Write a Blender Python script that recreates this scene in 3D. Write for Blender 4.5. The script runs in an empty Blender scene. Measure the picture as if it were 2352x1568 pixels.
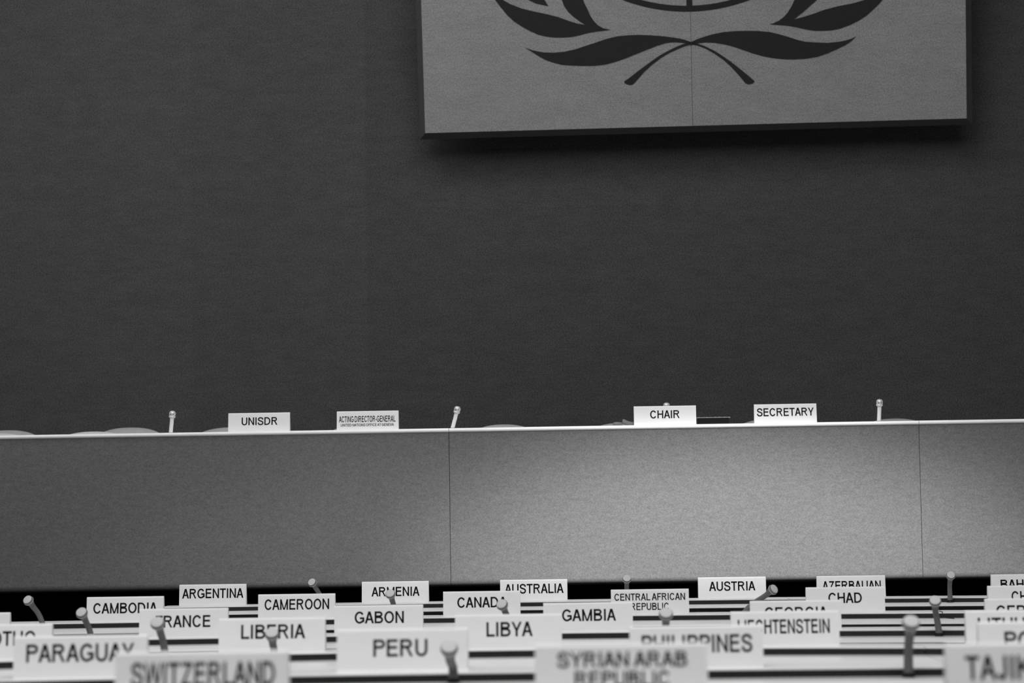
import bpy, bmesh, math, random
from mathutils import Vector, Matrix

sc = bpy.context.scene
COL = sc.collection
random.seed(4)

# ------------------------------------------------------------------ camera
YAW, PITCH, ROLL = 0.0261, 0.0741, 0.0152
fwd = Vector((-math.sin(YAW)*math.cos(PITCH), math.cos(YAW)*math.cos(PITCH), math.sin(PITCH)))
rgt = Vector((math.cos(YAW), math.sin(YAW), 0))
upv = rgt.cross(fwd)
r2 = rgt*math.cos(ROLL) - upv*math.sin(ROLL)
u2 = rgt*math.sin(ROLL) + upv*math.cos(ROLL)
cam = bpy.data.cameras.new('camera')
cam.sensor_width = 36.0
cam.lens = 5400.0/2352.0*36.0
cam.clip_start = 0.05
cam.dof.use_dof = True
cam.dof.focus_distance = 10.6
cam.dof.aperture_fstop = 4.2
cam_o = bpy.data.objects.new('camera', cam)
M = Matrix((r2, u2, -fwd)).transposed().to_4x4()
M.translation = Vector((0, 0, 1.16))
cam_o.matrix_world = M
COL.objects.link(cam_o)
sc.camera = cam_o

# ------------------------------------------------------------------ light and exposure
sc.view_settings.view_transform = 'Standard'
sc.view_settings.look = 'None'
sc.view_settings.gamma = 1.0
sc.view_settings.use_curve_mapping = False
sc.view_settings.exposure = 0.0

world = bpy.data.worlds.new('ambient_fill')
sc.world = world
world.use_nodes = True
world.node_tree.nodes['Background'].inputs[0].default_value = (1, 1, 1, 1)
world.node_tree.nodes['Background'].inputs[1].default_value = 0.07  # dim even fill added all round, as the set has no ceiling

def aim(o, target):
    d = Vector(target) - o.location
    o.rotation_euler = d.to_track_quat('-Z', 'Y').to_euler()

def area(name, loc, target, sx, sy, watts):
    l = bpy.data.lights.new(name, 'AREA'); l.shape = 'RECTANGLE'; l.size = sx; l.size_y = sy; l.energy = watts
    o = bpy.data.objects.new(name, l); o.location = loc; COL.objects.link(o); aim(o, target); return o

def spot(name, loc, target, deg, watts, radius=0.1, blend=1.0):
    l = bpy.data.lights.new(name, 'SPOT'); l.spot_size = math.radians(deg); l.spot_blend = blend
    l.energy = watts; l.shadow_soft_size = radius
    o = bpy.data.objects.new(name, l); o.location = loc; COL.objects.link(o); aim(o, target); return o

area('ceiling_light_hall', (-0.3, 3.2, 6.4), (-0.3, 6.0, 0.8), 9.0, 4.9, 462)
area('ceiling_light_stage', (-1.8, 9.8, 6.4), (-1.0, 12.6, 0.8), 6.5, 1.5, 135)
sp = spot('stage_spotlight', (0.72, 6.9, 5.6), (0.76, 11.33, 0.82), 11.5, 3150, 0.15)
sp.scale = (3.0, 1.0, 1.0)               # unseen lamp's beam flattened to spare the name plates
sw = spot('stage_fill_spot', (0.55, 6.7, 5.6), (0.55, 11.33, 0.86), 12.0, 1050, 0.2)  # weak wide spot added to soften the ends of the bright pool
sw.scale = (5.2, 1.0, 1.0)

# ------------------------------------------------------------------ materials
def mat(name, base, rough=0.6, spec=0.5, metal=0.0, noises=(), step=None, bump=0.0, coat=0.0):
    """grey procedural material; noises = [(scale xyz, detail, amplitude)], step = [(x, factor)] tonal change of fabric lengths"""
    m = bpy.data.materials.new(name); m.use_nodes = True
    nt = m.node_tree; N = nt.nodes; L = nt.links
    b = N['Principled BSDF']
    b.inputs['Roughness'].default_value = rough
    b.inputs['Metallic'].default_value = metal
    b.inputs['Specular IOR Level'].default_value = spec
    b.inputs['Base Color'].default_value = (base, base, base, 1)
    if coat: b.inputs['Coat Weight'].default_value = coat
    if not noises and not step:
        noises = [((60, 60, 60), 2, 0.03)]
    tc = N.new('ShaderNodeTexCoord')
    cur = N.new('ShaderNodeValue'); cur.outputs[0].default_value = base; cur = cur.outputs[0]
    last = None
    for sc3, det, amp in noises:
        mp = N.new('ShaderNodeMapping'); mp.inputs['Scale'].default_value = sc3
        nz = N.new('ShaderNodeTexNoise'); nz.inputs['Scale'].default_value = 1.0
        nz.inputs['Detail'].default_value = det; nz.inputs['Roughness'].default_value = 0.6
        L.new(tc.outputs['Object'], mp.inputs['Vector']); L.new(mp.outputs['Vector'], nz.inputs['Vector'])
        mr = N.new('ShaderNodeMapRange'); mr.clamp = False
        mr.inputs['From Min'].default_value = 0.25; mr.inputs['From Max'].default_value = 0.75
        mr.inputs['To Min'].default_value = 1-amp; mr.inputs['To Max'].default_value = 1+amp
        L.new(nz.outputs['Fac'], mr.inputs['Value'])
        mu = N.new('ShaderNodeMath'); mu.operation = 'MULTIPLY'
        L.new(cur, mu.inputs[0]); L.new(mr.outputs[0], mu.inputs[1]); cur = mu.outputs[0]; last = nz
    if step:
        sx = N.new('ShaderNodeSeparateXYZ'); L.new(tc.outputs['Object'], sx.inputs[0])
        for x, fac in step:
            gt = N.new('ShaderNodeMapRange'); gt.inputs['From Min'].default_value = x-0.01; gt.inputs['From Max'].default_value = x+0.01
            gt.inputs['To Min'].default_value = 1.0; gt.inputs['To Max'].default_value = fac
            L.new(sx.outputs['X'], gt.inputs['Value'])
            mu = N.new('ShaderNodeMath'); mu.operation = 'MULTIPLY'
            L.new(cur, mu.inputs[0]); L.new(gt.outputs[0], mu.inputs[1]); cur = mu.outputs[0]
    L.new(cur, b.inputs['Base Color'])
    if bump and last:
        bp = N.new('ShaderNodeBump'); bp.inputs['Strength'].default_value = bump; bp.inputs['Distance'].default_value = 0.002
        L.new(last.outputs['Fac'], bp.inputs['Height']); L.new(bp.outputs['Normal'], b.inputs['Normal'])
    return m

M_WALL = mat('wall_fabric', 0.080, 0.95, 0.1, noises=[((0.5, 0.5, 0.7), 2, 0.06), ((5, 5, 11), 3, 0.10), ((10, 10, 44), 4, 0.11), ((130, 130, 150), 2, 0.62)],
             step=[(-3.02, 0.96), (-1.955, 0.90)])
M_PANEL = mat('stage_desk_fabric', 0.15, 0.9, 0.15, noises=[((1.2, 1.2, 1.2), 2, 0.04), ((24, 24, 60), 3, 0.10), ((170, 170, 200), 2, 0.28)])
M_BOARD = mat('emblem_board_fabric', 0.25, 0.85, 0.2, noises=[((3, 9, 9), 3, 0.08), ((16, 60, 60), 3, 0.10), ((130, 140, 140), 2, 0.40)])
M_EMBLEM = mat('emblem_dark', 0.024, 0.8, 0.1, noises=[((80, 80, 80), 2, 0.10)])
M_FRAME = mat('frame_dark', 0.068, 0.55, 0.3, noises=[((4, 60, 60), 2, 0.12)])
M_LAM = mat('white_laminate', 0.82, 0.32, 0.45, noises=[((3, 3, 3), 2, 0.03)])
M_STOP = mat('stage_top_laminate', 0.90, 0.4, 0.45, noises=[((4, 4, 4), 2, 0.03)])
M_PLATE = mat('white_plate', 0.80, 0.5, 0.4, noises=[((14, 14, 30), 2, 0.025)])
M_INK = mat('black_ink', 0.006, 0.75, 0.15)
M_STRIP = mat('dark_strip', 0.018, 0.6, 0.3, noises=[((120, 120, 120), 2, 0.15)])
M_REFL = mat('grey_reflection_band', 0.40, 0.5, 0.4)  # grey puts the dark strip's reflection into the desktop colour
M_MODEST = mat('shade_dark_panel', 0.03, 0.7, 0.2)  # dark grey carries the shade beneath the desks in its colour
M_BLACK = mat('black_stage_cloth', 0.006, 0.95, 0.05, noises=[((90, 90, 90), 2, 0.2)])
M_CARPET = mat('carpet', 0.04, 0.95, 0.1, noises=[((120, 120, 120), 3, 0.25)])
M_STALK = mat('grey_gooseneck', 0.125, 0.55, 0.4, noises=[((200, 200, 200), 2, 0.08)])
M_HEAD = mat('grey_microphone_head', 0.15, 0.5, 0.4, noises=[((150, 150, 150), 2, 0.08)])
M_DISC = mat('pale_microphone_grille', 0.55, 0.6, 0.3, noises=[((900, 900, 900), 1, 0.16)])
M_PEARL = mat('pale_ring', 0.62, 0.35, 0.5)
M_SOCK = mat('black_plastic', 0.008, 0.4, 0.4)
M_STEEL = mat('bright_steel', 0.95, 0.35, 0.8, metal=0.0, noises=[((40, 40, 40), 2, 0.03)])
M_CHROME = mat('chrome_head', 0.72, 0.25, 0.8, metal=0.25, noises=[((40, 40, 40), 2, 0.03)])
M_CHAIR = mat('pale_chair_cover', 0.42, 0.55, 0.4, noises=[((30, 30, 30), 3, 0.05)])
M_CHAIRL = mat('lighter_chair_cover', 0.66, 0.5, 0.4, noises=[((30, 30, 30), 3, 0.05)])
M_GAVEL = mat('grey_wood', 0.16, 0.5, 0.4, noises=[((8, 60, 60), 3, 0.15)])
M_CONS = mat('dark_console', 0.008, 0.5, 0.2)
M_CONSL = mat('pale_console_edge', 0.35, 0.4, 0.4)

# ------------------------------------------------------------------ helpers
def tag(o, label=None, cat=None, group=None, kind=None):
    if label: o['label'] = label
    if cat: o['category'] = cat
    if group: o['group'] = group
    if kind: o['kind'] = kind
    return o

def obj(name, verts, faces, m, parent=None, smooth=False, mats=None, fm=None):
    me = bpy.data.meshes.new(name)
    me.from_pydata([tuple(v) for v in verts], [], faces)
    bm = bmesh.new(); bm.from_mesh(me); bmesh.ops.recalc_face_normals(bm, faces=bm.faces); bm.to_mesh(me); bm.free()
    me.materials.append(m)
    if smooth:
        for p in me.polygons: p.use_smooth = True
    me.update()
    o = bpy.data.objects.new(name, me); COL.objects.link(o)
    if parent: o.parent = parent
    return o

def empty(name, loc, rz=0.0):
    o = bpy.data.objects.new(name, None); o.empty_display_size = 0.05
    o.location = loc; o.rotation_euler = (0, 0, rz); COL.objects.link(o); return o

class MB:
    def __init__(s): s.v = []; s.f = []
    def add(s, v, f):
        k = len(s.v); s.v += [tuple(p) for p in v]; s.f += [tuple(i+k for i in q) for q in f]
    def box(s, x0, x1, y0, y1, z0, z1):
        s.add([(x0,y0,z0),(x1,y0,z0),(x1,y1,z0),(x0,y1,z0),(x0,y0,z1),(x1,y0,z1),(x1,y1,z1),(x0,y1,z1)],
              [(0,3,2,1),(4,5,6,7),(0,1,5,4),(1,2,6,5),(2,3,7,6),(3,0,4,7)])
    def prism_x(s, prof, x0, x1):
        """closed (y,z) profile extruded along x"""
        n = len(prof)
        s.add([(x0,)+tuple(p) for p in prof]+[(x1,)+tuple(p) for p in prof],
              [(i, (i+1) % n, n+(i+1) % n, n+i) for i in range(n)]+[tuple(range(n-1, -1, -1)), tuple(range(n, 2*n))])
    def tube(s, pts, radii, n=16):
        pts = [Vector(p) for p in pts]
        rings = []; ref = Vector((1, 0.13, 0.05))
        for i, p in enumerate(pts):
            t = (pts[min(i+1, len(pts)-1)]-pts[max(i-1, 0)]).normalized()
            if abs(t.dot(ref)) > 0.95: ref = Vector((0.1, 1, 0.2))
            a = (ref - t*ref.dot(t)).normalized(); b = t.cross(a); ref = a
            rings.append([p+(a*math.cos(2*math.pi*k/n)+b*math.sin(2*math.pi*k/n))*radii[i] for k in range(n)])
        v = [q for r in rings for q in r]; f = []
        for i in range(len(rings)-1):
            for k in range(n):
                f.append((i*n+k, i*n+(k+1) % n, (i+1)*n+(k+1) % n, (i+1)*n+k))
        f.append(tuple(range(n-1, -1, -1))); f.append(tuple((len(rings)-1)*n+k for k in range(n)))
        s.add(v, f)
    def build(s, name, m, parent=None, smooth=False): return obj(name, s.v, s.f, m, parent, smooth)

def sharp(o, deg=35):
    me = o.data
    for p in me.polygons: p.use_smooth = True
    bm = bmesh.new(); bm.from_mesh(me)
    for e in bm.edges:
        if len(e.link_faces) == 2 and e.calc_face_angle(0) > math.radians(deg): e.smooth = False
        elif len(e.link_faces) != 2: e.smooth = False
    bm.to_mesh(me); bm.free()
    return o

def arc(cy, cz, r, a0, a1, n):
    return [(cy+r*math.cos(math.radians(a0+(a1-a0)*i/n)), cz+r*math.sin(math.radians(a0+(a1-a0)*i/n))) for i in range(n+1)]

# ------------------------------------------------------------------ the setting
PSI = 0.0471                              # the front wall stands slightly askew to the desks
U = Vector((math.cos(PSI), -math.sin(PSI), 0)); NW = Vector((-math.sin(PSI), -math.cos(PSI), 0))
WALL_C = Vector((0.7234, 13.92, 0))
w = MB(); w.box(-9, 9, 0, 0.2, 0, 8)
wall = w.build('wall_front', M_WALL)
wall.location = WALL_C; wall.rotation_euler = (0, 0, -PSI); tag(wall, kind='structure')
fl = MB()
prof = [(-2, 0.06), (4.6, 0.06), (8.2, 0.0), (14.6, 0.0), (14.6, -0.2), (-2, -0.2)]
fl.prism_x(prof, -9, 9)
tag(fl.build('floor', M_CARPET), kind='structure')
DZ = 0.815                                # stage floor height
st = MB(); st.box(-7.5, 7.5, 11.66, 13.3, 0, DZ)
so = st.build('stage_platform', M_BLACK)
tag(so, 'black raised stage platform in shadow under the long grey podium', 'stage')

# ------------------------------------------------------------------ emblem board
BC = Vector((0.7234, 13.60, 3.4118)); LEAN = 0.1696
V = Vector((0, 0, 1))*math.cos(LEAN) + NW*math.sin(LEAN)
NB = U.cross(V)                           # towards the hall
board = empty('emblem_board', BC)
board.matrix_world = Matrix((U, V, NB)).transposed().to_4x4() @ Matrix.Identity(4)
board.matrix_world.translation = BC
bm_ = Matrix((U, V, NB)).transposed().to_4x4(); bm_.translation = BC
board.matrix_world = bm_
tag(board, 'large pale board with a dark leafy wreath emblem hanging on the dark wall', 'wall emblem')
BWD, BHT = 3.1474, 3.35
HW = BWD/2
for nm, x0, x1 in (('board_panel', -HW, -0.0064), ('board_panel', -0.0044, HW)):
    b = MB(); b.box(x0, x1, 0, BHT, -0.02, 0); b.build(nm, M_BOARD, board)
fr = MB(); e = 0.037; d1, d2 = -0.042, -0.085
def rect(o, z): return [(-HW-o, -o, z), (HW+o, -o, z), (HW+o, BHT+o, z), (-HW-o, BHT+o, z)]
vs = rect(0, -0.001)+rect(e, d1)+rect(e, d2)
fs = []
for k in range(2):
    for i in range(4): fs.append((k*4+i, k*4+(i+1) % 4, k*4+4+(i+1) % 4, k*4+4+i))
fs.append((8, 9, 10, 11)); 
b = MB(); b.add(vs, fs); 
bk = rect(0, -0.021); b.add(bk, [(0, 1, 2, 3)])
frm = b.build('frame', M_FRAME, board)
for x in (-1.1, 1.1):                     # wall brackets behind the board
    b = MB(); b.box(x-0.05, x+0.05, 0.05, 0.25, -0.27, -0.085); b.build('bracket', M_FRAME, board)
POLY = {
'leafL': [(-0.97,0.48),(-0.927,0.464),(-0.865,0.45),(-0.803,0.447),(-0.741,0.451),(-0.678,0.463),(-0.615,0.482),(-0.553,0.5),(-0.49,0.519),(-0.428,0.531),(-0.366,0.535),(-0.304,0.535),(-0.242,0.531),(-0.18,0.525),(-0.119,0.516),(-0.072,0.507),(-0.042,0.499),(-0.003,0.484),(-0.011,0.474),(-0.042,0.481),(-0.073,0.485),(-0.111,0.488),(-0.15,0.484),(-0.197,0.472),(-0.259,0.45),(-0.322,0.427),(-0.384,0.404),(-0.447,0.384),(-0.509,0.37),(-0.572,0.365),(-0.634,0.366),(-0.696,0.37),(-0.758,0.376),(-0.812,0.391),(-0.859,0.409),(-0.905,0.437),(-0.943,0.463)],
'stemR': [(-0.022,0.487),(0.029,0.476),(0.072,0.46),(0.123,0.434),(0.174,0.401),(0.225,0.363),(0.276,0.321),(0.318,0.285),(0.356,0.25),(0.356,0.243),(0.343,0.235),(0.321,0.232),(0.304,0.239),(0.266,0.287),(0.224,0.335),(0.182,0.375),(0.131,0.413),(0.08,0.444),(0.029,0.465),(-0.014,0.472)],
'leafR': [(-0.018,0.479),(0.021,0.497),(0.064,0.511),(0.116,0.525),(0.177,0.536),(0.245,0.54),(0.314,0.54),(0.382,0.537),(0.451,0.529),(0.502,0.515),(0.553,0.499),(0.612,0.478),(0.655,0.467),(0.715,0.461),(0.783,0.457),(0.843,0.461),(0.885,0.467),(0.919,0.477),(0.945,0.489),(0.919,0.464),(0.885,0.442),(0.833,0.418),(0.782,0.398),(0.722,0.379),(0.653,0.37),(0.585,0.368),(0.525,0.371),(0.465,0.379),(0.406,0.392),(0.346,0.411),(0.286,0.434),(0.235,0.453),(0.184,0.467),(0.133,0.477),(0.081,0.481),(0.038,0.478),(-0.009,0.467)],
'stemL': [(-0.003,0.486),(-0.05,0.475),(-0.089,0.461),(-0.136,0.44),(-0.183,0.416),(-0.23,0.386),(-0.277,0.354),(-0.324,0.321),(-0.364,0.291),(-0.399,0.268),(-0.397,0.26),(-0.38,0.251),(-0.361,0.247),(-0.345,0.252),(-0.317,0.282),(-0.278,0.324),(-0.23,0.365),(-0.183,0.398),(-0.136,0.425),(-0.089,0.445),(-0.042,0.463),(0.004,0.473)],
'pairL': [(-1.225,0.965),(-1.197,0.864),(-1.139,0.762),(-1.108,0.719),(-1.07,0.671),(-1.032,0.635),(-0.986,0.603),(-0.94,0.577),(-0.894,0.555),(-0.847,0.542),(-0.801,0.536),(-0.754,0.534),(-0.707,0.535),(-0.661,0.542),(-0.606,0.555),(-0.559,0.562),(-0.512,0.566),(-0.474,0.57),(-0.512,0.579),(-0.543,0.597),(-0.569,0.625),(-0.588,0.656),(-0.606,0.699),(-0.621,0.73),(-0.626,0.746),(-0.642,0.831),(-0.674,0.924),(-0.742,1.026),(-0.767,0.935),(-0.766,0.835),(-0.75,0.75),(-0.738,0.715),(-0.715,0.68),(-0.685,0.652),(-0.651,0.625),(-0.616,0.602),(-0.659,0.61),(-0.705,0.625),(-0.774,0.652),(-0.844,0.672),(-0.921,0.69),(-0.991,0.71),(-1.053,0.736),(-1.095,0.761),(-1.167,0.832)],
'bitL': [(-1.123,1.015),(-1.071,0.906),(-1.011,0.82),(-0.943,0.756),(-0.901,0.735),(-0.831,0.718),(-0.842,0.737),(-0.851,0.753),(-0.886,0.854),(-0.962,0.926)],
'pairR': [(0.451,0.574),(0.503,0.568),(0.562,0.561),(0.605,0.552),(0.656,0.539),(0.707,0.529),(0.758,0.527),(0.801,0.528),(0.852,0.536),(0.912,0.556),(0.963,0.58),(1.006,0.606),(1.049,0.643),(1.084,0.676),(1.099,0.693),(1.153,0.784),(1.18,0.894),(1.102,0.769),(0.995,0.696),(0.931,0.679),(0.845,0.665),(0.769,0.648),(0.709,0.628),(0.649,0.611),(0.589,0.597),(0.64,0.635),(0.684,0.672),(0.723,0.704),(0.749,0.788),(0.751,0.89),(0.727,0.976),(0.661,0.876),(0.617,0.793),(0.595,0.708),(0.577,0.671),(0.555,0.637),(0.529,0.61),(0.503,0.592),(0.469,0.578)],
}
def plate_poly(poly, m, name, parent, z0=0.0, z1=0.004):
    n = len(poly)
    bmm = bmesh.new()
    vb = [bmm.verts.new((p[0], p[1], z1)) for p in poly]
    f = bmm.faces.new(vb)
    ext = bmesh.ops.extrude_face_region(bmm, geom=[f])
    for g in ext['geom']:
        if isinstance(g, bmesh.types.BMVert): g.co.z = z0
    bmesh.ops.triangulate(bmm, faces=[q for q in bmm.faces if len(q.verts) > 4])
    bmesh.ops.recalc_face_normals(bmm, faces=bmm.faces)
    me = bpy.data.meshes.new(name); bmm.to_mesh(me); bmm.free(); me.materials.append(m)
    o = bpy.data.objects.new(name, me); COL.objects.link(o); o.parent = parent
    return o
for k, nm in (('leafL', 'leaf'), ('leafR', 'leaf'), ('stemL', 'stem'), ('stemR', 'stem'), ('pairL', 'leaf_pair'), ('pairR', 'leaf_pair'), ('bitL', 'leaf')):
    plate_poly(POLY[k], M_EMBLEM, nm, board, 0.0003 if 'R' in k else 0.0, 0.004 if 'R' in k else 0.0043)
# globe ring and its meridian, the rest of the globe above the frame kept plain
RC, RO, RI = 1.700, 1.039, 1.006
b = MB(); n = 128; vs = []; fs = []
for i in range(n):
    a = 2*math.pi*i/n
    for r_, z in ((RI, 0), (RO, 0), (RO, 0.004), (RI, 0.004)): vs.append((r_*math.sin(a), RC-r_*math.cos(a), z))
for i in range(n):
    j = (i+1) % n
    for k in range(4): fs.append((i*4+k, i*4+(k+1) % 4, j*4+(k+1) % 4, j*4+k))
b.add(vs, fs); b.build('globe_ring', M_EMBLEM, board)
b = MB(); b.box(-0.028, 0.006, RC-RI-0.004, RC+RI+0.004, 0, 0.0036); b.build('meridian', M_EMBLEM, board)

# ------------------------------------------------------------------ podium (stage desk)
PY = 11.325; PTOP = 1.5875
def stage_desk(x0, x1, label):
    r = empty('stage_desk', ((x0+x1)/2, PY, DZ)); tag(r, label, 'desk', 'grey podium desk sections')
    ox, oy, oz = r.location
    g = 0.0012
    a, c = x0+g-ox, x1-g-ox
    t = PTOP-oz
    prof = arc(0.0105, t-0.0105, 0.0105, 90, 270, 10) + [(0.62, t-0.021), (0.62, t)]
    b = MB(); b.prism_x(prof, a, c); sharp(b.build('desktop', M_STOP, r))
    zb = 0.827-oz
    prof = [(0.008, t-0.021)] + [(0.008, zb+0.03)] + arc(0.038, zb+0.03, 0.03, 180, 270, 8) + [(0.06, zb), (0.06, t-0.021)]
    b = MB(); b.prism_x(prof, a, c); sharp(b.build('front_panel', M_PANEL, r), 40)
    for x in (a+0.02, c-0.05):
        b = MB(); b.box(x, x+0.03, 0.36, 0.6, 0, t-0.021); b.build('end_panel', M_PANEL, r)
    return r
stage_desk(-4.6, -0.607, 'long grey podium desk section on the left, carrying the UNISDR plate')
stage_desk(-0.607, 1.651, 'middle grey podium desk section, brightly spotlit, carrying the CHAIR and SECRETARY plates')
stage_desk(1.651, 4.6, 'grey podium desk section at the right edge, beyond the second seam')

# ------------------------------------------------------------------ lettering
def cr(pts, n=8):
    """Catmull-Rom through the points"""
    out = []; P = [pts[0]]+list(pts)+[pts[-1]]
    for i in range(1, len(P)-2):
        p0, p1, p2, p3 = P[i-1], P[i], P[i+1], P[i+2]
        for k in range(n):
            t = k/n
            out.append(tuple(0.5*((2*p1[j])+(-p0[j]+p2[j])*t+(2*p0[j]-5*p1[j]+4*p2[j]-p3[j])*t*t+(-p0[j]+3*p1[j]-3*p2[j]+p3[j])*t**3) for j in (0, 1)))
    out.append(pts[-1]); return out
def ell(cx, cy, rx, ry, a0, a1, n=20):
    return [(cx+rx*math.cos(math.radians(a0+(a1-a0)*i/n)), cy+ry*math.sin(math.radians(a0+(a1-a0)*i/n))) for i in range(n+1)]
SV, SH = 0.20, 0.155                     # stem and bar weight, cap height = 1
def glyph(ch):
    """width, list of polygons (quads) in cap-height units"""
    q = []
    def bar(x0, x1, y0, y1): q.append([(x0, y0), (x1, y0), (x1, y1), (x0, y1)])
    def dia(x0, y0, x1, y1, hw=0.108): q.append([(x0-hw, y0), (x0+hw, y0), (x1+hw, y1), (x1-hw, y1)])
    def stroke(pts, wv=SV, wh=SH):
        L, R = [], []
        for i, p in enumerate(pts):
            a = pts[max(i-1, 0)]; b = pts[min(i+1, len(pts)-1)]
            dx, dy = b[0]-a[0], b[1]-a[1]; l = math.hypot(dx, dy) or 1
            nx, ny = -dy/l, dx/l
            hw = 0.5*math.hypot(nx*wv, ny*wh)
            L.append((p[0]+nx*hw, p[1]+ny*hw)); R.append((p[0]-nx*hw, p[1]-ny*hw))
        for i in range(len(pts)-1): q.append([R[i], R[i+1], L[i+1], L[i]])
    h, v = SH, SV
    if ch == 'A':
        W = 0.93; dia(0.085, 0, W/2-0.012, 1); dia(W-0.085, 0, W/2+0.012, 1); bar(0.2, W-0.2, 0.26, 0.26+h*.95)
    elif ch in 'BPR':
        W = 0.88 if ch != 'R' else 0.95; bar(0, v, 0, 1)
        if ch == 'B':
            stroke([(v*.5, 1-h/2), (0.50, 1-h/2)]+ell(0.50, 0.755, 0.24, 0.245-h/2, 90, -90, 12)[1:]+[(v*.5, 0.51+h/2)])
            stroke([(v*.5, 0.51), (0.52, 0.51)]+ell(0.52, 0.29, 0.275, 0.29-h/2-.0, 90, -90, 12)[1:]+[(v*.5, h/2)])
        else:
            stroke([(v*.5, 1-h/2), (0.52, 1-h/2)]+ell(0.52, 0.735, 0.26, 0.265-h/2, 90, -90, 12)[1:]+[(v*.5, 0.47+h/2)])
            if ch == 'R': q.append([(W-0.20, 0), (W, 0), (0.62, 0.50), (0.42, 0.50)])
    elif ch in 'CG':
        W = 0.98 if ch == 'C' else 1.03
        if ch == 'C': stroke(ell(0.50, 0.5, 0.50-v/2, 0.5-h/2+.01, 32, 328, 30))
        else:
            stroke(ell(0.52, 0.5, 0.52-v/2, 0.5-h/2+.01, 35, 318, 30)+[(W-v/2, 0.14)])
            bar(W-v, W, 0.12, 0.52); bar(0.55, W, 0.52-h, 0.52)
    elif ch == 'D':
        W = 0.94; bar(0, v, 0, 1)
        stroke([(v*.5, 1-h/2), (0.42, 1-h/2)]+ell(0.42, 0.5, 0.52-v/2, 0.5-h/2, 90, -90, 18)[1:]+[(v*.5, h/2)])
    elif ch == 'E':
        W = 0.82; bar(0, v, 0, 1); bar(0, W, 0, h); bar(0, W-.02, 1-h, 1); bar(0, W-.06, 0.455, 0.455+h)
    elif ch == 'F':
        W = 0.76; bar(0, v, 0, 1); bar(0, W, 1-h, 1); bar(0, W-.10, 0.44, 0.44+h)
    elif ch == 'H':
        W = 0.90; bar(0, v, 0, 1); bar(W-v, W, 0, 1); bar(0, W, 0.455, 0.455+h)
    elif ch == 'I':
        W = v; bar(0, v, 0, 1)
    elif ch == 'J':
        W = 0.62; stroke([(W-v/2, 1), (W-v/2, 0.32)]+ell(W/2, 0.30, W/2-v/2, 0.30-h/2, 0, -165, 14))
    elif ch == 'K':
        W = 0.94; bar(0, v, 0, 1); q.append([(0.10, 0.28), (0.10, 0.50), (W-0.24, 1), (W-0.02, 1)]); q.append([(W-0.20, 0), (W+0.02, 0), (0.44, 0.66), (0.31, 0.52)])
    elif ch == 'L':
        W = 0.74; bar(0, v, 0, 1); bar(0, W, 0, h)
    elif ch == 'M':
        W = 1.06; bar(0, v, 0, 1); bar(W-v, W, 0, 1); dia(W/2-.02, 0, 0.09, 1, 0.085); dia(W/2+.02, 0, W-0.09, 1, 0.085)
    elif ch == 'N':
        W = 0.90; bar(0, v, 0, 1); bar(W-v, W, 0, 1); dia(W-0.09, 0, 0.09, 1, 0.095)
    elif ch == 'O':
        W = 1.04; stroke(ell(W/2, 0.5, W/2-v/2, 0.5-h/2+.01, 0, 360, 40))
    elif ch == 'S':
        W = 0.90
        stroke(cr([(0.80, 0.70), (0.71, 0.87), (0.45, 0.938), (0.19, 0.87), (0.125, 0.73), (0.21, 0.60), (0.45, 0.525), (0.71, 0.43), (0.80, 0.27), (0.70, 0.12), (0.45, 0.062), (0.18, 0.125), (0.085, 0.32)], 5))
    elif ch == 'T':
        W = 0.84; bar(0, W, 1-h, 1); bar(W/2-v/2, W/2+v/2, 0, 1)
    elif ch == 'U':
        W = 0.90; stroke([(v/2, 1), (v/2, 0.36)]+ell(W/2, 0.36, W/2-v/2, 0.36-h/2+.01, 180, 360, 18)+[(W-v/2, 1)])
    elif ch == 'V':
        W = 0.92; dia(W/2-.012, 0, 0.085, 1); dia(W/2+.012, 0, W-0.085, 1)
    elif ch == 'W':
        W = 1.30; dia(0.33, 0, 0.085, 1, .085); dia(0.33, 0, W/2, 1, .085); dia(W-0.33, 0, W/2, 1, .085); dia(W-0.33, 0, W-0.085, 1, .085)
    elif ch == 'Y':
        W = 0.92; bar(W/2-v/2, W/2+v/2, 0, 0.45); dia(W/2, 0.40, 0.10, 1, 0.10); dia(W/2, 0.40, W-0.10, 1, 0.10)
    elif ch == 'Z':
        W = 0.82; bar(0, W, 0, h); bar(0.03, W-.01, 1-h, 1); dia(0.11, h*.4, W-0.12, 1-h*.4, 0.10)
    elif ch == '-':
        W = 0.36; bar(0, W, 0.30, 0.30+h)
    else: W = 0.28
    return W, q
SIDE = {'A': 0.01, 'V': 0.01, 'Y': 0.01, 'T': 0.03, 'W': 0.02, 'I': 0.11, 'J': 0.05, 'L': 0.09, 'F': 0.08, 'P': 0.08, ' ': 0, '-': 0.04}
def textline(s):
    x = 0; out = []; prev = None
    for ch in s:
        sb = SIDE.get(ch, 0.085 if ch not in 'COGSQ' else 0.06)
        lsb = {'L': 0.1, 'F': 0.1, 'P': 0.1, 'J': 0.03}.get(ch, sb)
        rsb = {'L': 0.02, 'F': 0.02, 'P': 0.03, 'J': 0.09}.get(ch, sb)
        if prev is not None: x += lsb
        W, q = glyph(ch)
        for p in q: out.append([(a+x, b) for a, b in p])
        x += W + rsb; prev = rsb
    return x-(prev or 0), out

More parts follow.
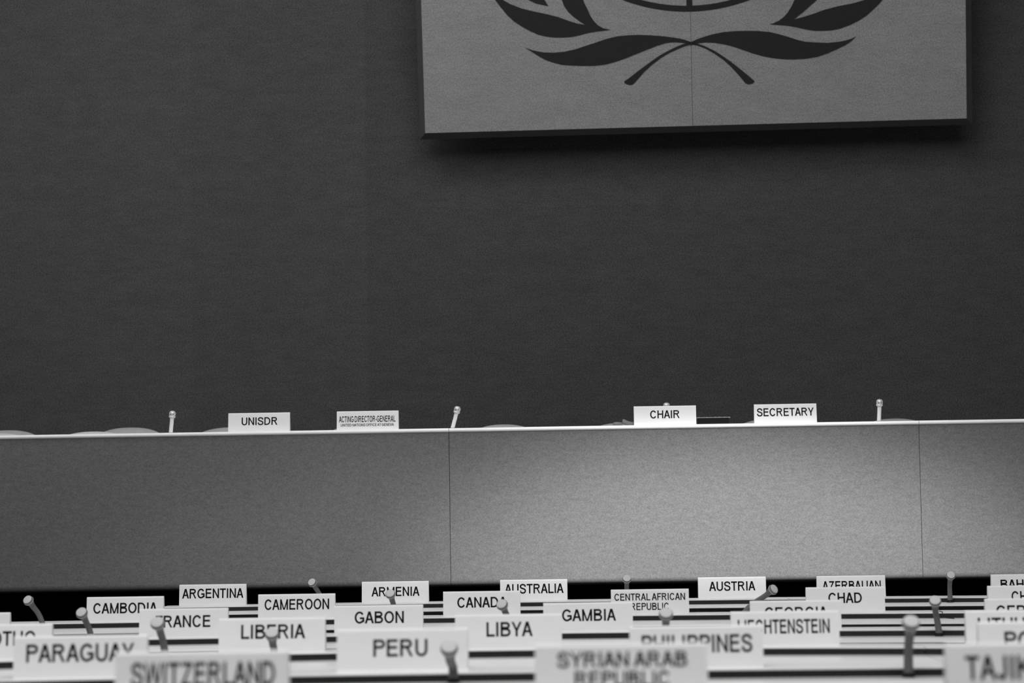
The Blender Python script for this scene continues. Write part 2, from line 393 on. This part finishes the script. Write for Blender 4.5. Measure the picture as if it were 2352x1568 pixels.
# ------------------------------------------------------------------ name plates
PW, PH = 0.30, 0.0925
FB, FT = -0.019, -0.0072                  # foot and shoulder of the folded front face
RT = 0.0072                               # rounded fold along the top
def plate_mesh():
    th = 0.003
    top = [(-c, z) for c, z in arc(0, PH-RT, RT, 0, 180, 10)]
    outer = [(FB, 0.0)] + top + [(-FB, 0.0)]
    inner = [(-FB-th, 0.0)] + arc(0, PH-RT, RT-th, 0, 180, 10) + [(FB+th, 0.0)]
    inner = inner[::-1]
    n = len(outer)
    b = MB(); v = []; f = []
    for x in (-PW/2, PW/2):
        v += [(x,)+p for p in outer] + [(x,)+p for p in inner]
    for i in range(n-1):
        f.append((i, i+1, 2*n+i+1, 2*n+i))                 # outside
        f.append((n+i, 3*n+i, 3*n+i+1, n+i+1))             # inside
        f.append((i, n+i, n+i+1, i+1))                     # left end
        f.append((2*n+i, 2*n+i+1, 3*n+i+1, 3*n+i))         # right end
    f.append((0, 2*n, 3*n, n)); f.append((n-1, 2*n-1, 4*n-1, 3*n-1))
    b.add(v, f)
    return b
def name_plate(x, y, z, rz, lines, label, group):
    b = plate_mesh()
    o = b.build('name_plate', M_PLATE); sharp(o, 30)
    o.location = (x, y, z); o.rotation_euler = (0, 0, rz)
    tag(o, label, 'name plate', group)
    if lines:
        t = MB()
        for s, fx0, fx1, ftop, fbase in lines:
            wid, qs = textline(s)
            for p in qs:
                vs = []
                for a, c in p:
                    X = -PW/2+PW*(fx0+(fx1-fx0)*a/wid)
                    fz = 1-(fbase+(ftop-fbase)*c)
                    k = min(fz*PH/(PH-RT), 1.0)
                    vs.append((X, FB+(FT-FB)*k-0.0007, fz*PH+0.0001))
                t.add(vs, [tuple(range(len(vs)))])
        lo = t.build('lettering', M_INK, o)
        tag(lo, 'black printed capital letters')
    return o

ZT = {'A': -.2835, 'B': -.2894, 'C': -.2932, 'D': -.2753, 'E': -.2528, 'F': -.2246}
LZ = {k: 1.16+ZT[k]-PH for k in ZT}
ROWNAME = {'A': 'farthest row', 'B': 'second row from the podium', 'C': 'third row from the podium', 'D': 'fourth row from the podium', 'E': 'fifth row from the podium', 'F': 'nearest row'}
T, Bs = 0.235, 0.665
PLATES = [
 ('A', -1.631, 10.541, -.009, [('ARGENTINA', .046, .958, .205, .665)]),
 ('A', -.816, 10.579, -.002, [('ARMENIA', .148, .861, .265, .71)]),
 ('A', -.195, 10.560, 0, [('AUSTRALIA', .07, .942, .21, .667)]),
 ('A', .685, 10.505, -.003, [('AUSTRIA', .163, .84, .215, .656)]),
 ('A', 1.207, 10.469, -.007, [('AZERBAIJAN', .08, .933, .25, .69)]),
 ('A', 1.943, 10.30, -.007, [('BAHRAIN', .132, .868, .25, .69)]),
 ('B', -1.758, 9.153, -.003, [('CAMBODIA', .087, .917, .255, .69)]),
 ('B', -1.093, 9.181, -.004, [('CAMEROON', .084, .924, .21, .65)]),
 ('B', -.373, 9.199, -.002, [('CANADA', .183, .823, .245, .68)]),
 ('B', .279, 9.145, -.001, [('CENTRAL AFRICAN', .043, .952, .17, .46), ('REPUBLIC', .25, .742, .565, .86)]),
 ('B', 1.024, 9.084, -.008, [('CHAD', .283, .708, .235, .66)]),
 ('B', 1.703, 9.00, -.006, [('CHILE', .293, .707, .23, .66)]),
 ('C', -2.033, 7.802, .01, None),
 ('C', -1.327, 7.940, -.007, [('FRANCE', .185, .803, .25, .68)]),
 ('C', -.674, 8.000, .004, [('GABON', .229, .784, .225, .655)]),
 ('C', .034, 7.959, -.001, [('GAMBIA', .209, .81, .24, .665)]),
 ('C', .722, 7.877, -.002, [('GEORGIA', .157, .85, .23, .66)]),
 ('C', 1.489, 7.820, -.003, [('GERMANY', .117, .883, .24, .67)]),
 ('D', -1.601, 6.498, .01, [('LESOTHO', .149, .851, .21, .64)]),
 ('D', -.860, 6.639, -.002, [('LIBERIA', .21, .81, .195, .62)]),
 ('D', -.196, 6.663, -.004, [('LIBYA', .294, .725, .23, .665)]),
 ('D', .576, 6.617, -.012, [('LIECHTENSTEIN', .064, .912, .245, .667)]),
 ('D', 1.207, 6.490, -.005, [('LITHUANIA', .109, .891, .21, .64)]),
 ('E', -1.119, 5.303, .031, [('PARAGUAY', .095, .902, .20, .63)]),
 ('E', -.403, 5.424, -.005, [('PERU', .278, .692, .26, .68)]),
 ('E', .266, 5.362, .010, [('PHILIPPINES', .089, .92, .22, .65)]),
 ('E', 1.047, 5.345, .0, [('POLAND', .193, .807, .24, .67)]),
 ('F', -.651, 4.084, .010, [('SWITZERLAND', .093, .923, .20, .64)]),
 ('F', .074, 4.139, -.017, [('SYRIAN ARAB', .129, .882, .15, .434), ('REPUBLIC', .229, .782, .51, .795)]),
 ('F', .766, 4.005, -.005, [('TAJIKISTAN', .107, .893, .226, .66)]),
]

# ------------------------------------------------------------------ delegate desks
QUAD = {'A': (-.045, -.05, 10.395), 'B': (-.041, -.0694, 9.0245), 'C': (-.0537, -.0497, 7.8228), 'D': (-.116, -.051, 6.5455), 'E': (-.04, -.003, 5.2775), 'F': (-.03, -.003, 4.02)}
def edgeY(row, x):
    a, b, c = QUAD[row]; m = 1.7
    xc = max(-m, min(m, x))
    return a*xc*xc+b*xc+c+(2*a*xc+b)*(x-xc)
def sweep(row, x0, x1, prof, z):
    """closed (y,z) profile swept along the gentle curve of the row"""
    n = max(2, int((x1-x0)/0.12)); m = len(prof); v = []; f = []
    for i in range(n+1):
        x = x0+(x1-x0)*i/n; e_ = edgeY(row, x)
        v += [(x, e_+p[0], z+p[1]) for p in prof]
    for i in range(n):
        for k in range(m): f.append((i*m+k, i*m+(k+1) % m, (i+1)*m+(k+1) % m, (i+1)*m+k))
    f.append(tuple(range(m-1, -1, -1))); f.append(tuple(n*m+k for k in range(m)))
    return v, f
DT = -0.0210                              # desktop below the ledge
LEDGE = {'A': .20, 'B': .20, 'C': .18, 'D': .18, 'E': .17, 'F': .17}
REFL_BAND = {'A': .012, 'B': .05, 'C': .085, 'D': .085, 'E': .09, 'F': .09}  # width of the grey reflection band, in row A a thin groove line
DEPTH = {'A': .36, 'B': .41, 'C': .345, 'D': .42, 'E': .45, 'F': .45}
def floorz(y): return 0.06 if y < 4.6 else (0.0 if y > 8.2 else 0.06*(8.2-y)/3.6)
def delegate_desk(row, x0, x1, label):
    z = LZ[row]; xm = (x0+x1)/2
    r = empty('delegate_desk', (0, 0, 0)); tag(r, label, 'desk', 'white delegate desks in rows')
    g = 0.0012; lw = LEDGE[row]; iw = REFL_BAND[row]; dd = DEPTH[row]
    parts = [
      ('ledge', [(0.0, -0.0012), (0.0012, 0), (lw, 0), (lw, -0.012), (0.02, -0.012), (0.0012, -0.0042), (0, -0.0032)], M_LAM),
      ('dark_strip', [(0.003, -0.0042), (0.02, -0.012), (0.10, -0.012), (0.10, DT), (0.003, DT)], M_STRIP),
      ('desktop', [(-0.002, DT), (-0.002, DT-0.002), (-iw, DT-0.002), (-iw, DT), (-dd+0.003, DT), (-dd, DT-0.0012), (-dd, DT-0.0028), (-dd+0.035, DT-0.018), (0.10, DT-0.018), (0.10, DT)], M_LAM),
      ('reflection_band', [(-0.003, DT-0.002), (-0.003, DT), (-iw+0.001, DT), (-iw+0.001, DT-0.002)], M_REFL),
    ]
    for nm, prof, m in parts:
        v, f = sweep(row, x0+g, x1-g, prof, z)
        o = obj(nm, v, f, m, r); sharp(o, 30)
    ym = edgeY(row, xm)
    fz = floorz(ym+0.2)
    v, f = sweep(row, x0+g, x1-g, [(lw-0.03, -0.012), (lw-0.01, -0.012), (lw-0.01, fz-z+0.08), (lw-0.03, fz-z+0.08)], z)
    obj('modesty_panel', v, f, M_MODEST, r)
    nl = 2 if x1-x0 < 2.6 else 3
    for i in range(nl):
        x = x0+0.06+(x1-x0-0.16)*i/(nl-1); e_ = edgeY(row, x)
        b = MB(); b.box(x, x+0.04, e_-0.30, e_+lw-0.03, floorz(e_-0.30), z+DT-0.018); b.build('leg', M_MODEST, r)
    return r
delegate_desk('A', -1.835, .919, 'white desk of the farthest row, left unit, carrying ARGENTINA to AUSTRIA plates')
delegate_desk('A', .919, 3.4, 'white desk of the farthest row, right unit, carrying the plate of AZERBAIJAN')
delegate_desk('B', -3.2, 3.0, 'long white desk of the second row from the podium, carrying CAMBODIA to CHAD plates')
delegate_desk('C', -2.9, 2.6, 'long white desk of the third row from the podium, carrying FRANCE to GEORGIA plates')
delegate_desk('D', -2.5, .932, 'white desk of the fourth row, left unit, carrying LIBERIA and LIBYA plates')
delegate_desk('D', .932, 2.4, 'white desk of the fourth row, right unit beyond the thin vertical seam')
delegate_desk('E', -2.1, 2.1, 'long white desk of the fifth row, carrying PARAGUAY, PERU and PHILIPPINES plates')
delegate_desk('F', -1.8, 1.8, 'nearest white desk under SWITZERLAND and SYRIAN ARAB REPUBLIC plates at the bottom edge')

for row, x, y, rz, lines in PLATES:
    if lines:
        txt = ' '.join(l[0] for l in lines)
        shown = {'BAHRAIN': 'BAH', 'CHILE': 'CH', 'GERMANY': 'GER', 'LITHUANIA': 'LITHU', 'POLAND': 'PO', 'TAJIKISTAN': 'TAJIK', 'LESOTHO': 'OTHO'}.get(txt)
        if txt == 'LESOTHO': lab = 'white name plate ending in OTHO, cut by the left edge, %s' % ROWNAME[row]
        elif shown: lab = 'white name plate beginning %s, cut by the right edge, %s' % (shown, ROWNAME[row])
        else: lab = 'white name plate reading %s, %s' % (txt, ROWNAME[row])
    else: lab = 'white name plate at the left edge with only its blank right end showing'
    y2 = min(y, edgeY(row, x)+LEDGE[row]-0.026); x, y = x*y2/y, y2
    name_plate(x, y, LZ[row], rz, lines, lab, 'country name plates on the delegate desks')

for x, y, lines, lab in (
  (-1.534, 11.405, [('UNISDR', .218, .80, .24, .65)], 'white name plate reading UNISDR, leftmost on the podium'),
  (-1.004, 11.397, [('ACTING DIRECTOR-GENERAL', .037, .951, .265, .585), ('UNITED NATIONS OFFICE AT GENEVA', .065, .924, .665, .805)], 'white name plate with two lines, beginning ACTING DIRECTOR-GENERAL, on the podium'),
  (.437, 11.378, [('CHAIR', .26, .734, .235, .654)], 'white name plate reading CHAIR on the podium in front of a microphone'),
  (1.017, 11.377, [('SECRETARY', .043, .954, .215, .635)], 'white name plate reading SECRETARY on the right of the podium')):
    name_plate(x, y, PTOP, 0, lines, lab, 'name plates on the podium')

# ------------------------------------------------------------------ delegate microphones
def bez(p0, p1, p2, p3, n=14):
    out = []
    for i in range(n+1):
        t = i/n; s = 1-t
        out.append(p0*s**3+p1*3*s*s*t+p2*3*s*t*t+p3*t**3)
    return out
def delegate_mic(row, bx, hx, hz_px, label, lean=0.05, up=0.6, by=None, hy=None):
    """gooseneck standing just in front of the dark strip; head centre at (hx, hy, hz)"""
    z = LZ[row]+DT+0.0008
    y = by if by is not None else edgeY(row, bx)-0.028
    r = empty('desk_microphone', (bx, y, z)); tag(r, label, 'microphone', 'gooseneck microphones on the delegate desks')
    hd = Vector((hx-bx, -lean, hz_px-z))                  # centre of the grille disc
    lat = (hx-bx)*6.0
    ax = Vector((lat, -0.80, up)).normalized()            # the way the head faces
    neck = hd-ax*0.030
    b = MB(); b.tube([(0, 0, 0), (0, 0, 0.010)], [0.0145, 0.0135], 20); sharp(b.build('socket', M_SOCK, r))
    p0 = Vector((0, 0, 0.009))
    pts = bez(p0, p0+Vector((0, 0.002, hd.z*0.55)) + Vector((hd.x*0.35, 0, 0)), neck-ax*0.03+Vector((0, 0, -0.012)), neck, 16)
    rad = [0.0118]+[0.0108-0.0010*math.sin(math.pi*i/16) for i in range(1, 16)]+[0.0115]
    b = MB(); b.tube(pts, rad, 18); sharp(b.build('gooseneck', M_STALK, r), 50)
    b = MB()
    b.tube([neck-ax*0.002, neck+ax*0.006, neck+ax*0.014, neck+ax*0.021, neck+ax*0.026, neck+ax*0.0285], [0.0116, 0.0140, 0.0178, 0.0193, 0.0189, 0.0176], 24)
    h = sharp(b.build('head', M_HEAD, r), 50)
    b = MB(); b.tube([neck+ax*0.0280, neck+ax*0.0297, neck+ax*0.0303], [0.0172, 0.0166, 0.0140], 24); sharp(b.build('grille', M_DISC, h), 50)
    b = MB()                                              # thin pale ring round the widest part
    n = 32; a = ax.cross(Vector((0, 0, 1))).normalized(); c = a.cross(ax); v = []; f = []
    for i in range(n):
        t = 2*math.pi*i/n; d = a*math.cos(t)+c*math.sin(t)
        for k in range(6):
            s = 2*math.pi*k/6; v.append(neck+ax*(0.0195+0.0009*math.sin(s))+d*(0.0189+0.0009*math.cos(s)))
    for i in range(n):
        for k in range(6): f.append((i*6+k, i*6+(k+1) % 6, ((i+1) % n)*6+(k+1) % 6, ((i+1) % n)*6+k))
    b.add(v, f); b.build('ring', M_PEARL, h, True)
    return r
MICS = [
 ('A', -1.113, -1.163, .887, 'grey gooseneck microphone rising behind the CAMEROON plate', .05, .55),
 ('A', .215, .216, .884, 'grey gooseneck microphone rising behind the CENTRAL AFRICAN REPUBLIC plate', .05, .6),
 ('A', 1.595, 1.594, .883, 'upright grey microphone fully visible on the farthest desk, left of the BAH plate', .05, .55),
 ('B', .614, .739, .874, 'grey microphone leaning steeply to the right, behind the GEORGIA plate', .05, .55),
 ('B', -2.039, -2.089, .873, 'grey microphone leaning left before the black gap, at the left edge', .05, .55),
 ('B', -.693, -.713, .876, 'grey microphone whose head covers the middle of ARMENIA', .05, .6),
 ('C', -1.597, -1.623, .870, 'grey microphone just left of the CAMBODIA plate', .05, .6),
 ('C', -.209, -.250, .875, 'grey microphone whose head covers the last letters of CANADA', .05, .6),
 ('C', 1.163, 1.146, .872, 'grey microphone with its foot visible, right of the CHAD plate', .05, .65),
 ('D', .240, .240, .893, 'grey microphone behind the PHILIPPINES plate, below REPUBLIC', .05, .75),
 ('D', -1.126, -1.140, .890, 'grey microphone whose head covers the first letter of FRANCE', .05, .65),
 ('D', -.836, -.832, .856, 'blurred grey microphone whose head covers the middle of LIBERIA', .075, .85),
 ('E', .724, .726, .920, 'large blurred grey microphone with its black foot visible, left of the TAJIK plate', .05, .85),
 ('E', -.278, -.280, .882, 'blurred low-bent grey microphone overlapping the right end of the PERU plate', .13, .8),
]
for m_ in MICS: delegate_mic(*m_)


# ------------------------------------------------------------------ podium microphones
def stage_mic(bx, hx, label):
    r = empty('stage_microphone', (bx, 11.48, PTOP)); tag(r, label, 'microphone', 'bright microphones on the podium')
    top = Vector((hx-bx, -0.02, 0.097)); ax = top.normalized()
    b = MB(); b.tube([(0, 0, 0), (0, 0, 0.006)], [0.013, 0.0125], 20); sharp(b.build('socket', M_SOCK, r))
    b = MB(); b.tube([Vector((0, 0, 0.005)), top*0.5, top*0.90], [0.0098, 0.0096, 0.0100], 20); sharp(b.build('stem', M_STEEL, r), 50)
    c0 = top*0.80
    prof = [(0.0, .0118), (0.003, .0162), (0.009, .0168), (0.011, .0150), (0.014, .0152), (0.020, .0166), (0.026, .0160), (0.031, .0130), (0.034, .0085), (0.0352, .003)]
    b = MB(); b.tube([c0+ax*p for p, _ in prof], [q for _, q in prof], 24); hd = sharp(b.build('head', M_CHROME, r), 45)
    for s in (-1, 1):  # two dark round spots on the front of the head
        ctr = c0+ax*0.0165+Vector((s*0.0062, -0.0145, 0))
        b = MB(); b.tube([ctr+Vector((0, 0.003, 0)), ctr+Vector((0, -0.0006, 0)), ctr+Vector((0, -0.0012, 0))], [0.0030, 0.0030, 0.0018], 12); b.build('dark_spot', M_SOCK, hd)
    return r
stage_mic(-1.980, -1.968, 'bright steel microphone on the podium, left of the UNISDR plate')
stage_mic(-.597, -.571, 'bright steel microphone tilted right, over the first podium seam')
stage_mic(.446, .449, 'bright steel microphone with only its head above the CHAIR plate')
stage_mic(1.480, 1.483, 'bright steel microphone on the podium, right of the SECRETARY plate')

# ------------------------------------------------------------------ chairs behind the podium
def stage_chair(x, y, ztop, cover, label, rz=0.0, hw=0.25):
    r = empty('stage_chair', (x, y, DZ), rz); tag(r, label, 'chair', 'pale padded chairs behind the podium')
    t = ztop-DZ; zs = 0.45; lo = 0.50
    # padded back: superellipse outline, bulging, slightly raked
    nx, nz = 24, 14; v = []; f = []
    for side in (-1, 1):
        for j in range(nz+1):
            for i in range(nx+1):
                u_ = -1+2*i/nx; s_ = j/nz
                xx = hw*u_*(1-0.06*(1-s_))
                top = t-0.13*(1-max(0.0, 1-abs(u_)**2.3)**(1/2.3))
                zz = lo+(top-lo)*s_
                ed = max(0, (1-abs(u_)**6))*max(0, 1-(2*abs(s_-0.5))**8)
                yy = 0.20+0.05*s_-0.05*abs(u_)**2 + side*(0.006+0.034*ed**0.5)
                v.append((xx, yy, zz))
    S = (nx+1)*(nz+1)
    for k in (0, 1):
        for j in range(nz):
            for i in range(nx):
                a = k*S+j*(nx+1)+i; q = (a, a+1, a+nx+2, a+nx+1); f.append(q if k else q[::-1])
    rim = [i for i in range(nx+1)]+[j*(nx+1)+nx for j in range(1, nz+1)]+[nz*(nx+1)+i for i in range(nx-1, -1, -1)]+[j*(nx+1) for j in range(nz-1, 0, -1)]
    for k in range(len(rim)):
        a, c = rim[k], rim[(k+1) % len(rim)]; f.append((a, c, c+S, a+S))
    bo = obj('backrest', v, f, cover, r, True)
    b = MB()
    sec = [(0.93, 0.0), (1.0, 0.02), (1.0, 0.06), (0.94, 0.085), (0.6, 0.092)]
    vv = []; n = 32
    for sca, dz in sec:
        for k in range(n):
            a = 2*math.pi*k/n; cx, cy = math.cos(a), math.sin(a)
            p = (abs(cx)**4+abs(cy)**4)**-0.25
            vv.append((0.24*cx*p*sca, -0.03+0.23*cy*p*sca, 0.38+dz))
    ff = [(i*n+k, i*n+(k+1) % n, (i+1)*n+(k+1) % n, (i+1)*n+k) for i in range(len(sec)-1) for k in range(n)]
    ff += [tuple(range(n-1, -1, -1)), tuple((len(sec)-1)*n+k for k in range(n))]
    obj('seat', vv, ff, cover, r, True)
    b = MB(); b.tube([(0, 0.10, 0.37), (0, 0.20, 0.40), (0, 0.225, 0.54)], [0.018, 0.018, 0.014], 10); b.build('back_support', M_SOCK, r, True)
    b = MB(); b.tube([(0, 0, 0.06), (0, 0, 0.38)], [0.028, 0.024], 14); sharp(b.build('column', M_SOCK, r))
    b = MB()
    for k in range(5):
        a = 2*math.pi*k/5+0.3
        b.tube([(0.02*math.cos(a), 0.02*math.sin(a), 0.075), (0.225*math.cos(a), 0.225*math.sin(a), 0.03)], [0.022, 0.014], 8)
        b.tube([(0.215*math.cos(a), 0.215*math.sin(a), 0.0), (0.215*math.cos(a), 0.215*math.sin(a), 0.04)], [0.018, 0.018], 8)
    b.build('star_base', M_SOCK, r)
    return r
for x, y, z, hw, light, lab in (
 (-3.172, 12.82, 1.681, .23, 0, 'pale chair back cut by the left edge, behind the lighter one'),
 (-3.075, 12.22, 1.641, .23, 1, 'lighter chair back cut by the left edge, nearest the podium'),
 (-2.565, 12.22, 1.643, .235, 1, 'light chair back overlapping a greyer one left of the leftmost podium microphone'),
 (-2.500, 12.92, 1.689, .23, 0, 'grey chair back half hidden by a lighter one, beside the leftmost podium microphone'),
 (-1.915, 12.82, 1.677, .24, 0, 'grey chair back showing left of the UNISDR plate'),
 (-1.160, 12.82, 1.684, .25, 0, 'grey chair back mostly hidden by the acting director-general plate'),
 (-.382, 12.32, 1.649, .21, 0, 'pale chair back between the tilted podium microphone and the CHAIR plate'),
 (.270, 12.82, 1.668, .23, 0, 'pale chair back behind the gavel, left of the CHAIR plate'),
 (1.089, 12.82, 1.675, .24, 0, 'pale chair back partly hidden by the SECRETARY plate'),
 (1.770, 12.82, 1.666, .22, 0, 'pale chair back right of the rightmost podium microphone')):
    stage_chair(x, y, z, M_CHAIRL if light else M_CHAIR, lab, 0.0, hw)

# ------------------------------------------------------------------ small things on the podium
r = empty('gavel', (0.235, 11.42, PTOP)); tag(r, 'small grey wooden gavel lying left of the CHAIR plate', 'gavel')
b = MB()
b.tube([(-0.050, 0, 0.010), (-0.046, 0, 0.0105), (-0.038, 0, 0.011), (-0.022, 0, 0.0105), (-0.008, 0, 0.010), (-0.004, 0, 0.010)],
       [0.003, 0.0075, 0.0098, 0.0098, 0.0088, 0.006], 18)
sharp(b.build('handle', M_GAVEL, r), 60)
b = MB()
ax = Vector((0.62, 0.1, -0.30)).normalized()
b.tube([Vector((-0.004, 0, 0.024)), Vector((-0.002, 0, 0.0235)), Vector((0.008, 0, 0.019)), Vector((0.022, 0, 0.0135)), Vector((0.040, 0, 0.0105)), Vector((0.056, 0, 0.0095)), Vector((0.066, 0, 0.0095))],
       [0.008, 0.0115, 0.0125, 0.0110, 0.0095, 0.0092, 0.0060], 18)
sharp(b.build('head', M_GAVEL, r), 60)
r = empty('desk_console', (0.678, 11.50, PTOP)); tag(r, 'low dark box with a thin pale lid edge between the CHAIR and SECRETARY plates', 'console')
b = MB(); b.box(-0.076, 0.076, 0, 0.12, 0, 0.036); b.build('body', M_CONS, r)
b = MB(); b.box(-0.080, 0.082, -0.003, 0.123, 0.036, 0.0395); b.build('lid', M_CONSL, r)
for x in (-0.072, -0.03, 0.01, 0.03, 0.055):
    b = MB(); b.tube([(x, 0.01, 0.0395), (x, 0.01, 0.042)], [0.0022, 0.0018], 8); b.build('key', M_CONSL, r)

# ------------------------------------------------------------------ loose cable on the second row
e_ = edgeY('B', 1.358); zB = LZ['B']
b = MB(); b.tube([(1.356, e_+0.06, zB+0.0026), (1.357, e_-0.003, zB+0.0026), (1.358, e_-0.006, zB-0.002), (1.357, e_-0.0062, zB-0.012), (1.359, e_-0.009, zB-0.0165), (1.368, e_-0.03, zB-0.0188), (1.385, e_-0.10, zB-0.0188)], [0.0017]*7, 8)
tag(b.build('cable', M_SOCK, None, True), 'thin black cable hanging over the ledge of the second row desk', 'cable')
